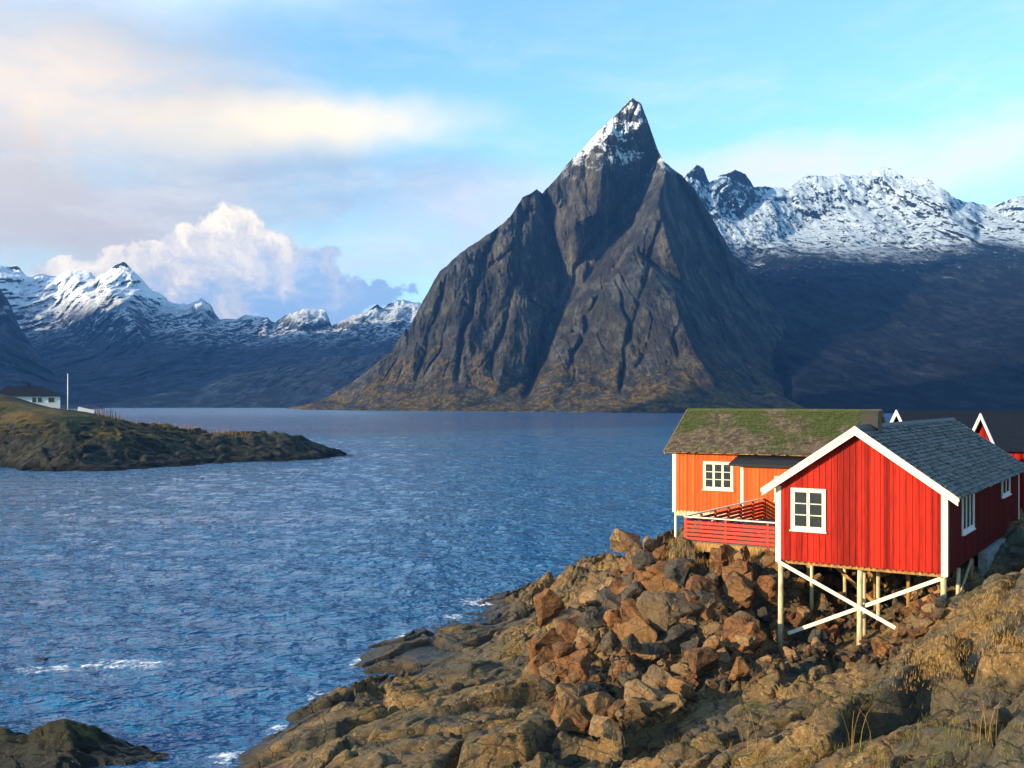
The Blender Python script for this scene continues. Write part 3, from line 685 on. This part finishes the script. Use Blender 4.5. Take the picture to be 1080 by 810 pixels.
# the two cabins behind
g1 = Vector((.06, 1, 0)).normalized(); r1 = math.atan2(-g1.y, g1.x)  # ridge runs to the right: local y -> (g.y,-g.x)
def rz_for(ydir): return math.atan2(-ydir[0], ydir[1])
yd = (g1.y, -g1.x)
c2 = cabin('slate_cabin', 'dark roofed cabin with a white gable peak beside the mossy roof', (25.5, 67, 5.8), rz_for(yd), 3.0, 11.5, 3.35, 1.95, M['maroon'], M['navyroof'], 'white', .35, .3, 'red fishing cabins on the shore', False, battens=(1,0,0,1), barge=.3)
g2 = Vector((.2, .98, 0)).normalized(); yd = (g2.y, -g2.x)
c3 = cabin('slate_cabin', 'rightmost cabin with dark blue roof and white edged gable behind the stilt cabin', (26.9, 58, 5.7), rz_for(yd), 3.1, 16, 3.62, 1.68, M['red'], M['navyroof'], 'white', .35, .3, 'red fishing cabins on the shore', False, battens=(1,0,0,1), barge=.26)
# porch gable on its front side
m = MB(); m.box(3.2, 4.4, 1.6, 4.2, 0, 2.2); pc = m.build('porch', M['red'], c3)
m = MB(); m.prism([(1.3, 2.2), (2.9, 3.3), (4.5, 2.2), (4.5, 2.35), (2.9, 3.46), (1.3, 2.35)], 'x', 3.1, 4.7); m.build('porch_roof', M['navyroof'], pc)
m = MB(); m.prism([(1.25, 2.22), (2.9, 3.36), (4.55, 2.22), (4.55, 2.42), (2.9, 3.56), (1.25, 2.42)], 'x', 4.71, 4.76); m.build('bargeboard', M['white'], pc)
for cc, z0 in ((c2, 5.8), (c3, 5.6)):
    m = MB(); m.box(-2.9, 2.9, .1, 11, -3.2, -.002); m.build('foundation', M['concrete'], cc)

# ------------------------------------------------------------------ headland things
hx, hy = -105.5, 224.0; hz = 10.15
hs = tag(empty('white_house', (hx, hy, hz), .42), 'small white house with dark hipped roof on the headland', 'house')
m = MB(); m.box(-7.2, 6.1, 0, 8, -.8, 2.35); m.build('wall', M['white'], hs)
m = MB(); e = .45
vs = [(-7.2-e, -e, 2.28), (6.1+e, -e, 2.28), (6.1+e, 8+e, 2.28), (-7.2-e, 8+e, 2.28), (-4.6, 4, 4.55), (2.2, 4, 4.55)]
m.add(vs, [(0,1,5,4), (2,3,4,5), (1,2,5), (3,0,4), (3,2,1,0)]); rf = m.build('roof', M['navyroof'], hs)
m = MB(); m.box(-.6, .0, 3.6, 4.2, 4.3, 5.3); m.build('chimney', M['iron'], rf)
for x, w in ((.9, .8), (2.0, .8), (4.3, 1.2)):
    wn = empty('window', (x, -.004, .95), 0); wn.parent = hs
    m = MB(); m.box(-w/2-.08, w/2+.08, -.05, 0, -.08, 1.13); m.build('frame', M['white'], wn)
    m = MB(); m.box(-w/2, w/2, -.06, -.052, 0, 1.05); m.build('pane', M['glass'], wn)
x, y, z = ihit(71.5, 219)
fp = tag(empty('flagpole', (x, y, z)), 'white flagpole on the headland beside the white house', 'flagpole')
m = MB(); m.tube([(0, 0, -.4), (0, 0, 7.6)], [.13, .07], 8); m.build('pole', M['white'], fp, True)
m = MB(); m.tube([(0, 0, 7.6), (0, 0, 7.68), (0, 0, 7.8)], [.06, .13, .02], 8); m.build('finial', M['white'], fp, True)
a = Vector(ihit(82, 223)); b = Vector(ihit(99, 224)); m = MB(); m.beam(a+Vector((0,0,.3)), b+Vector((0,0,.3)), .35, 1.1)
tag(m.build('garden_wall', M['white']), 'low white wall beside the flagpole on the headland', 'wall')
rk = MB()
proto = None
for i in range(13):
    px = 101+i*2.15+random.uniform(-.5, .5); x, y, z = ihit(px, 221+random.uniform(-3, 3)); h = random.uniform(1.5, 2.5)
    if proto is None:
        m = MB(); m.tube([(0, 0, -.4), (.05, 0, 1.1), (.0, 0, 2.0)], [.10, .09, .06], 6); proto = m.build('fence_post', M['darkpost'], None, True); o = proto
    else: o = proto.copy(); C.objects.link(o)
    o.location = (x, y, z); o.scale = (1, 1, h/2.0); o.rotation_euler = (random.uniform(-.08, .08), random.uniform(-.12, .12), 0)
    tag(o, 'weathered post in the row of thin posts right of the flagpole', 'post', 'posts on the headland')

# ------------------------------------------------------------------ boulders
def boulder_mesh(seed, n=15):
    rnd = random.Random(seed); bm = bmesh.new()
    sx, sy, sz = 1., rnd.uniform(.6, .9), rnd.uniform(.5, .8)
    for i in range(n):
        v = Vector([rnd.gauss(0, 1) for _ in range(3)]).normalized()
        mx = max(abs(c) for c in v); v = v.lerp(v/mx, rnd.uniform(.4, .85))*rnd.uniform(.72, .95)
        bm.verts.new((v.x*sx*.55, v.y*sy*.55, v.z*sz*.55))
    r = bmesh.ops.convex_hull(bm, input=bm.verts)
    bmesh.ops.delete(bm, geom=[v for v in bm.verts if not v.link_faces], context='VERTS')
    bmesh.ops.dissolve_limit(bm, angle_limit=math.radians(14), verts=bm.verts, edges=bm.edges)
    bmesh.ops.bevel(bm, geom=bm.edges[:], offset=.022, segments=1, affect='EDGES', clamp_overlap=True)
    bmesh.ops.triangulate(bm, faces=bm.faces)
    for _ in range(2): bmesh.ops.subdivide_edges(bm, edges=[e for e in bm.edges if e.calc_length() > .09], cuts=1, use_grid_fill=True)
    bmesh.ops.triangulate(bm, faces=bm.faces); bm.normal_update()
    co = np.array([v.co[:] for v in bm.verts]); d = fbm(co[:, 0]*3+seed, co[:, 1]*3, co[:, 2]*3, 4, .6)*.05
    for v, a in zip(bm.verts, d): v.co += v.normal*float(a)
    me = bpy.data.meshes.new('boulder'); bm.to_mesh(me); bm.free(); return me
BM = {}
for mt in 'abc':
    for i in range(9):
        me = boulder_mesh(i*3+ord(mt)); me.materials.append(M['boulder_'+mt]); BM[mt, i] = me
placed = []
def put_boulder(px, py, size, mt, label=None, rot=None, sink=.28, stretch=(1,1,1), group=None):
    h = hit(px, py+0, True)
    if h is None: return
    x, y, z = h; s = size/F*y
    o = bpy.data.objects.new('boulder', BM[mt, random.randrange(9)]); C.objects.link(o)
    o.location = (x, y+.25*s, z+s*(.30-sink)); o.scale = tuple(s*c for c in stretch)
    o.rotation_euler = rot or (random.uniform(-.6, .6), random.uniform(-.6, .6), random.uniform(0, 6.28))
    tag(o, label or {'a': 'rusty brown boulder in the jumbled rock pile below the deck', 'b': 'dark grey boulder in the jumbled rock pile below the deck', 'c': 'pale ochre boulder in the jumbled rock pile below the deck'}[mt],
        'boulder', group or {'a': 'brown boulders of the rock pile', 'b': 'grey boulders of the rock pile', 'c': 'pale boulders of the rock pile'}[mt])
big = [(690,612,46,'a','tall leaning brown boulder at the top of the pile, near the water'),(664,604,26,'c','pale upright boulder at the upper left end of the pile'),
 (684,586,26,'c','small pale boulder topping the pile left of the deck post'),(720,618,52,'b','dark grey rounded boulder under the deck corner'),
 (750,650,62,'a','broad flat rusty boulder in the middle of the pile'),(674,668,54,'a','upright blocky red brown boulder in the centre of the pile'),
 (610,690,64,'a','large brown slab leaning at the left of the pile'),(592,672,50,'c','pale cracked boulder at the left edge of the pile'),
 (628,668,40,'b','grey block between the pale and the red brown boulder'),(605,722,56,'a','brown block low on the left of the pile'),
 (684,714,42,'c','flat pale boulder low in the centre of the pile'),(718,690,54,'b','black shaded boulder right of the central block'),
 (626,752,54,'b','grey boulder at the foot of the pile'),(690,760,50,'b','grey slanting boulder at the lower end of the pile'),
 (786,690,56,'a','brown boulder left of the front stilt'),(868,678,44,'a','brown boulder between the front stilts'),(905,690,56,'a','big brown boulder beneath the cabin'),(700,640,56,'a','sloping ochre brown boulder near the pile top'),(655,640,50,'b','grey slanted block near the upper left of the pile'),(760,612,50,'a','flat tilted brown slab just below the deck'),(740,720,58,'a','large brown boulder low on the right of the pile')]
big = [b_ for b_ in big if b_[0] < 800]+[(868,690,26,'a','brown boulder between the front stilts'),(935,694,34,'a','brown boulder in front of the middle stilt, under the brace end')]
for px, py, s, mt, lb in big: put_boulder(px, py, s, mt, lb, sink=.1, group='large boulders of the rock pile')
def inpoly(x, y, P):
    c = False; j = len(P)-1
    for i in range(len(P)):
        if (P[i][1] > y) != (P[j][1] > y) and x < (P[j][0]-P[i][0])*(y-P[i][1])/(P[j][1]-P[i][1])+P[i][0]: c = not c
        j = i
    return c
pile = [(700,594),(740,594),(820,600),(880,606),(990,614),(1000,650),(960,680),(930,705),(850,705),(780,722),(700,758),(650,790),(600,775),(565,740),(570,700),(575,660),(600,650),(630,625),(650,600)]
cnt = 0
while cnt < 262:
    px, py = random.uniform(560, 1000), random.uniform(580, 790)
    if not inpoly(px, py, pile): continue
    s = random.choice([16, 20, 24, 28, 34, 42, 54]); mt = random.choice('aaaabbcc')
    if px > 815 and 600 < py: s = min(s, 22)
    put_boulder(px, py, s, mt, sink=random.uniform(-.3, .25)); cnt += 1

# small rubble that fills the gaps of the pile
rb = MB(); protos = [BM['a', i] for i in range(6)]; bc_ = []
for me in protos: bc_.append(([v.co.copy() for v in me.vertices], [tuple(f.vertices) for f in me.polygons]))
hulls = []
for i in range(8):
    b_ = bmesh.new()
    for j in range(10): b_.verts.new(Vector([random.gauss(0, 1) for _ in range(3)]).normalized()*random.uniform(.4, .55))
    bmesh.ops.convex_hull(b_, input=b_.verts); b_.verts.index_update()
    hulls.append(([v.co.copy() for v in b_.verts], [tuple(v.index for v in f.verts) for f in b_.faces])); b_.free()
cnt = 0
while cnt < 1500:
    px, py = random.uniform(540, 1010), random.uniform(570, 795)
    if not inpoly(px, py, pile): continue
    cnt += 1
    h = hit(px, py)
    if h is None: continue
    sc = random.uniform(.12, .42); rm = Matrix.Rotation(random.uniform(0, 6.28), 3, Vector([random.gauss(0, 1) for _ in range(3)]).normalized()); vs, fs = random.choice(hulls)
    rb.add([Vector(h)+rm@Vector((v.x*sc, v.y*sc*.8, v.z*sc*.6))+Vector((0, 0, sc*.12)) for v in vs], fs)
k_rub = rb.build('rubble', M['rubble']); tag(k_rub, 'broken stones filling the gaps of the boulder pile', kind='stuff')

# sea rocks
def sea_rock(px, py, sx, sy, h, label, seed):
    Y = Yw(py); x = (px-540)/F*Y; n = 150
    a = np.linspace(-1.3, 1.3, n); A, B = np.meshgrid(a, a); R = np.sqrt(A**2+B**2)+.35*fbm(A*1.3+seed, B*1.3, seed, 4)
    X = A*sx; YY = B*sy; b1, e1 = blocks(X/1.3+seed*7+60, YY/1.0+60, int(seed), 1., .6)
    Z = h*(1-sst(0, 1.15, R))**.8*1.25-.45+(.22*b1+.16*fbm(X*1.2, YY*1.2, seed, 4))*min(1, h)
    o = grid_mesh('sea_rock', np.stack([X, YY, np.maximum(Z, -1)], 2), M['sea_rock'], True); o.location = (x, Y, 0)
    tag(o, label, 'rock')
sea_rock(66, 800, 3.9, 1.5, 1.3, 'dark weedy rock islet in the water at the bottom left', 3.3)
sea_rock(-50, 798, 4.2, 2.0, 1.0, 'dark low rock at the left border beside the weedy islet', 5.3)
sea_rock(18, 697, 1.1, .6, .28, 'small black rock awash at the left end of the foam', 7.7)
sea_rock(50, 694, 1.0, .5, .34, 'small black rock with foam breaking in front of it', 9.1)

# ------------------------------------------------------------------ dry grass (uncountable)
def grass(name, label, spots, mat, hmin, hmax, wd):
    m = MB()
    for (x, y, z, n, r) in spots:
        for i in range(n):
            a = random.uniform(0, 6.28); q = r*math.sqrt(random.random()); bx, by = x+q*math.cos(a), y+q*math.sin(a); h = random.uniform(hmin, hmax)
            lx, ly = random.uniform(-.45, .45)*h, random.uniform(-.45, .45)*h; t = random.uniform(0, 3.14); wx, wy = wd*math.cos(t), wd*math.sin(t)
            bz = z-.03
            m.add([(bx-wx, by-wy, bz), (bx+wx, by+wy, bz), (bx+lx*.4+wx*.6, by+ly*.4+wy*.6, bz+h*.6), (bx+lx*.4-wx*.6, by+ly*.4-wy*.6, bz+h*.6), (bx+lx, by+ly, bz+h)], [(0,1,2,3), (3,2,4)])
    o = m.build(name, mat); tag(o, label, 'grass', kind='stuff'); return o
k = N('dry_grass'); M['straw'] = k.out(k.mix(k.n('ShaderNodeNewGeometry').outputs['Random Per Island'], (.20, .10, .025), (.42, .27, .09)), .9, spec=.1)
k = N('green_grass'); M['turf'] = k.out(k.mix(k.n('ShaderNodeNewGeometry').outputs['Random Per Island'], (.05, .06, .012), (.20, .15, .03)), .9, spec=.1)
def spots(poly, n, cnt, r):
    P = []; bx = [p[0] for p in poly]; by = [p[1] for p in poly]; t = 0
    while len(P) < n and t < n*20:
        t += 1; px, py = random.uniform(min(bx), max(bx)), random.uniform(min(by), max(by))
        if not inpoly(px, py, poly): continue
        h = hit(px, py)
        if h and h[2] > .8: P.append((h[0], h[1], h[2], cnt, r))
    return P
grass('grass', 'dry golden grass on the bank below the deck railing', spots([(705,572),(820,578),(822,600),(720,600),(690,590)], 70, 26, .3), M['straw'], .12, .38, .008)
grass('grass', 'dry orange grass on the rock slope beside the cabin', spots([(1080,600),(1080,700),(985,725),(935,735),(960,690),(1010,650)], 120, 30, .35), M['straw'], .04, .13, .005)
grass('grass', 'sparse tufts among the foreground rocks', spots([(600,790),(700,760),(900,720),(1080,720),(1080,810),(600,810)], 70, 22, .22), M['turf'], .06, .2, .005)
# tall dry stalks
def stalks(px, py, n, h0, label):
    h = hit(px, py)
    if not h: return
    m = MB()
    for i in range(n):
        x = h[0]+random.uniform(-.25, .25); y = h[1]+random.uniform(-.2, .2); H = h0*random.uniform(.6, 1.1); lx = random.uniform(-.3, .3)*H
        m.tube([(x, y, h[2]-.05), (x+lx*.2, y, h[2]+H*.4), (x+lx*.6, y, h[2]+H*.75), (x+lx*1.3, y, h[2]+H)], [.0036, .003, .0025, .0012], 4)
    tag(m.build('dry_stalks', M['straw']), label, 'plant')
stalks(788, 806, 6, 1.1, 'tall thin dry stalks at the bottom edge below the front stilts'); stalks(905, 790, 6, .8, 'tuft of dry stalks on the rocks in front of the grassy slope')
stalks(1040, 800, 9, .7, 'dry stalks near the bottom right corner'); stalks(655, 795, 5, .6, 'short dry stalks below the boulder pile')
# headland shrubs (dry stalks along the crest)
m = MB()
for i in range(260):
    px = random.choice([random.gauss(192, 8), random.gauss(225, 14), random.uniform(120, 260), random.uniform(96, 130)]); x, y, z = ihit(px, 211+random.uniform(-2, 3)); H = random.uniform(.3, 1.3)
    lx = random.uniform(-.4, .4)*H
    m.tube([(x, y, z-.1), (x+lx, y, z+H)], [.035, .015], 4)
tag(m.build('heath', M['straw']), 'dry heath stems along the headland crest', 'shrub', kind='stuff')

# ------------------------------------------------------------------ sun, sky, camera
EL = math.radians(13); sd = Vector((-.86, -.51, 0)).normalized()
sv = Vector((sd.x*math.cos(EL), sd.y*math.cos(EL), math.sin(EL)))
L = bpy.data.lights.new('sun', 'SUN'); L.energy = 5.0; L.angle = math.radians(.5); L.color = (1, .78, .50)
lo = bpy.data.objects.new('sun', L); C.objects.link(lo); lo.rotation_euler = sv.to_track_quat('Z', 'Y').to_euler()

w = bpy.data.worlds.new('World'); S.world = w; w.use_nodes = True
k = N(tree=w.node_tree)
sky = k.n('ShaderNodeTexSky', sky_type='NISHITA'); sky.sun_disc = False; sky.sun_elevation = EL
sky.sun_rotation = math.atan2(sd.x, sd.y); sky.air_density = 1.; sky.dust_density = .3; sky.ozone_density = 1.5
d = k.n('ShaderNodeTexCoord').outputs['Generated']; s = k.sep(d)
az = k.math('ARCTAN2', s[0], s[1]); el = k.math('ARCSINE', s[2])
base = k.mix(1., sky.outputs[0], (1.0, 1.34, 1.40), 'MULTIPLY')
# coordinates in degrees
azd = k.math('MULTIPLY', az, 57.2958); eld = k.math('MULTIPLY', el, 57.2958)
v = k.comb(azd, eld, 0)
wn1 = k.vm('SUBTRACT', k.noise(v, .09, 5, .55, col=True), (.5, .5, .5)); wn2 = k.vm('SUBTRACT', k.noise(v, .35, 7, .6, col=True), (.5, .5, .5))
soft = k.vm('ADD', v, k.vm('MULTIPLY', wn1, (9, 4, 0)))
puff = k.vm('ADD', k.vm('ADD', v, k.vm('MULTIPLY', wn1, (3, 3, 0))), k.vm('MULTIPLY', wn2, (4.2, 4.2, 0)))
def deg(px, py):
    a = math.atan((px-540)/F); return math.degrees(a), math.degrees(math.atan((HZ-py)/F*math.cos(a)))
def blob(vec, px, py, rx, ry, ang, soft0, soft1, amt=1.):
    """elliptical cloud mask round a direction; radii in photo pixels"""
    cx, cy = deg(px, py); c = 180/math.pi/F
    q = k.vm('SUBTRACT', vec, (cx, cy, 0)); r = k.n('ShaderNodeVectorRotate', rotation_type='Z_AXIS'); k.put(r.inputs['Vector'], q); r.inputs['Angle'].default_value = -math.radians(ang)
    return k.ramp(k.vm('LENGTH', k.vm('MULTIPLY', r.outputs[0], (1/(rx*c), 1/(ry*c), 0))), soft0, soft1, amt, 0)
def rgb(r, g, b, m=1.):
    f = lambda x: (x/255/12.92 if x < 10 else ((x/255+.055)/1.055)**2.4); return tuple(f(x)*CS*m for x in (r, g, b))
CS = 5.0
tex = k.ramp(k.noise(k.vm('MULTIPLY', soft, (.6, 1.1, 0)), .16, 8, .62, .4), .30, .62, .50, 1.0)
col = base
for args, cc in [
    ((soft, 900, 180, 420, 42, 4, .2, 1.2, .75), rgb(246, 232, 226, 1.1)),
    ((soft, 60, 170, 330, 190, -8, .35, 1.15, .92), rgb(222, 206, 192)),
    ((soft, 40, 95, 190, 70, 0, .1, 1.1, .75), rgb(255, 232, 204, 1.15)),
    ((soft, 330, 205, 260, 60, 5, .3, 1.1, .85), rgb(172, 190, 210)),
    ((soft, 330, 135, 230, 38, 5, .1, 1.15, .9), rgb(255, 236, 200, 1.2)),
    ((soft, 470, 250, 180, 60, 22, .2, 1.2, .8), rgb(215, 220, 235)),
    ((soft, 120, 240, 200, 60, 0, .2, 1.2, .8), rgb(206, 198, 194)),
    ((soft, 20, -560, 720, 380, 0, .5, 1.1, .85), rgb(236, 230, 226, 3.3)),  # unseen bright cloud added above the frame to lighten the water
    ((soft, 260, 330, 300, 40, 0, .3, 1.2, .7), rgb(165, 196, 232))]:
    col = k.mix(k.math('MULTIPLY', blob(*args), tex), col, cc)
cum = None
for (px, py, rx, ry) in [(250,252,46,40),(222,272,44,36),(288,276,44,40),(190,292,48,34),(328,296,44,32),(140,298,50,34),(372,310,34,24),(404,312,26,18),(95,300,40,30),(255,310,150,36),(160,272,26,20)]:
    b_ = blob(puff, px, py, rx*1.06, ry*1.06, 0, .86, 1.03); cum = b_ if cum is None else k.math('MAXIMUM', cum, b_)
cx, cy = deg(235, 235); ps = k.sep(k.vm('SUBTRACT', puff, (cx, cy, 0)))
sh = k.math('ADD', k.math('MULTIPLY', ps[0], -.055), k.math('MULTIPLY', ps[1], .16))
sh = k.math('ADD', sh, k.math('MULTIPLY', k.math('SUBTRACT', k.noise(puff, .7, 6, .6), .5), 2.2))
cc = k.mix(k.ramp(sh, -1.0, -.15), rgb(150, 182, 222), rgb(222, 214, 210)); cc = k.mix(k.ramp(sh, -.45, .35), cc, rgb(255, 236, 204, 1.3))
col = k.mix(k.math('MULTIPLY', cum, .93), col, cc)
wisp = k.ramp(k.noise(k.vm('MULTIPLY', soft, (.35, 1.3, 0)), .26, 8, .66), .44, .70, 0, .42)
col = k.mix(k.math('MULTIPLY', wisp, k.ramp(eld, 2, 26, 1, .15)), col, rgb(246, 238, 228, 1.15))
bg = k.n('ShaderNodeBackground'); k.put(bg.inputs[0], col); bg.inputs[1].default_value = .12
o = k.n('ShaderNodeOutputWorld'); k.t.links.new(bg.outputs[0], o.inputs[0])

cd = bpy.data.cameras.new('camera'); cam = bpy.data.objects.new('camera', cd); C.objects.link(cam)
cam.location = (0, 0, CH); cam.rotation_euler = (math.pi/2, 0, 0); cd.sensor_width = 36; cd.lens = 36
cd.shift_y = (HZ-405)/1080.; cd.clip_end = 30000; cd.clip_start = .1; S.camera = cam
S.render.engine = 'CYCLES'
S.view_settings.view_transform = 'Standard'; S.view_settings.look = 'None'; S.view_settings.exposure = 1.05; S.view_settings.gamma = 1
S.view_settings.use_curve_mapping = False

# ------------------------------------------------------------------ the air
m = MB(); m.box(-3600, 3200, -3100, 4300, -6.5, 575)
k = N('haze_air'); pv = k.n('ShaderNodeVolumePrincipled'); pv.inputs['Color'].default_value = (.13, .40, 1, 1); pv.inputs['Density'].default_value = 1.05e-4; pv.inputs['Anisotropy'].default_value = .1
o = k.n('ShaderNodeOutputMaterial'); k.t.links.new(pv.outputs[0], o.inputs['Volume'])
tag(m.build('haze', k.m), 'pale blue haze over the fjord', kind='stuff')
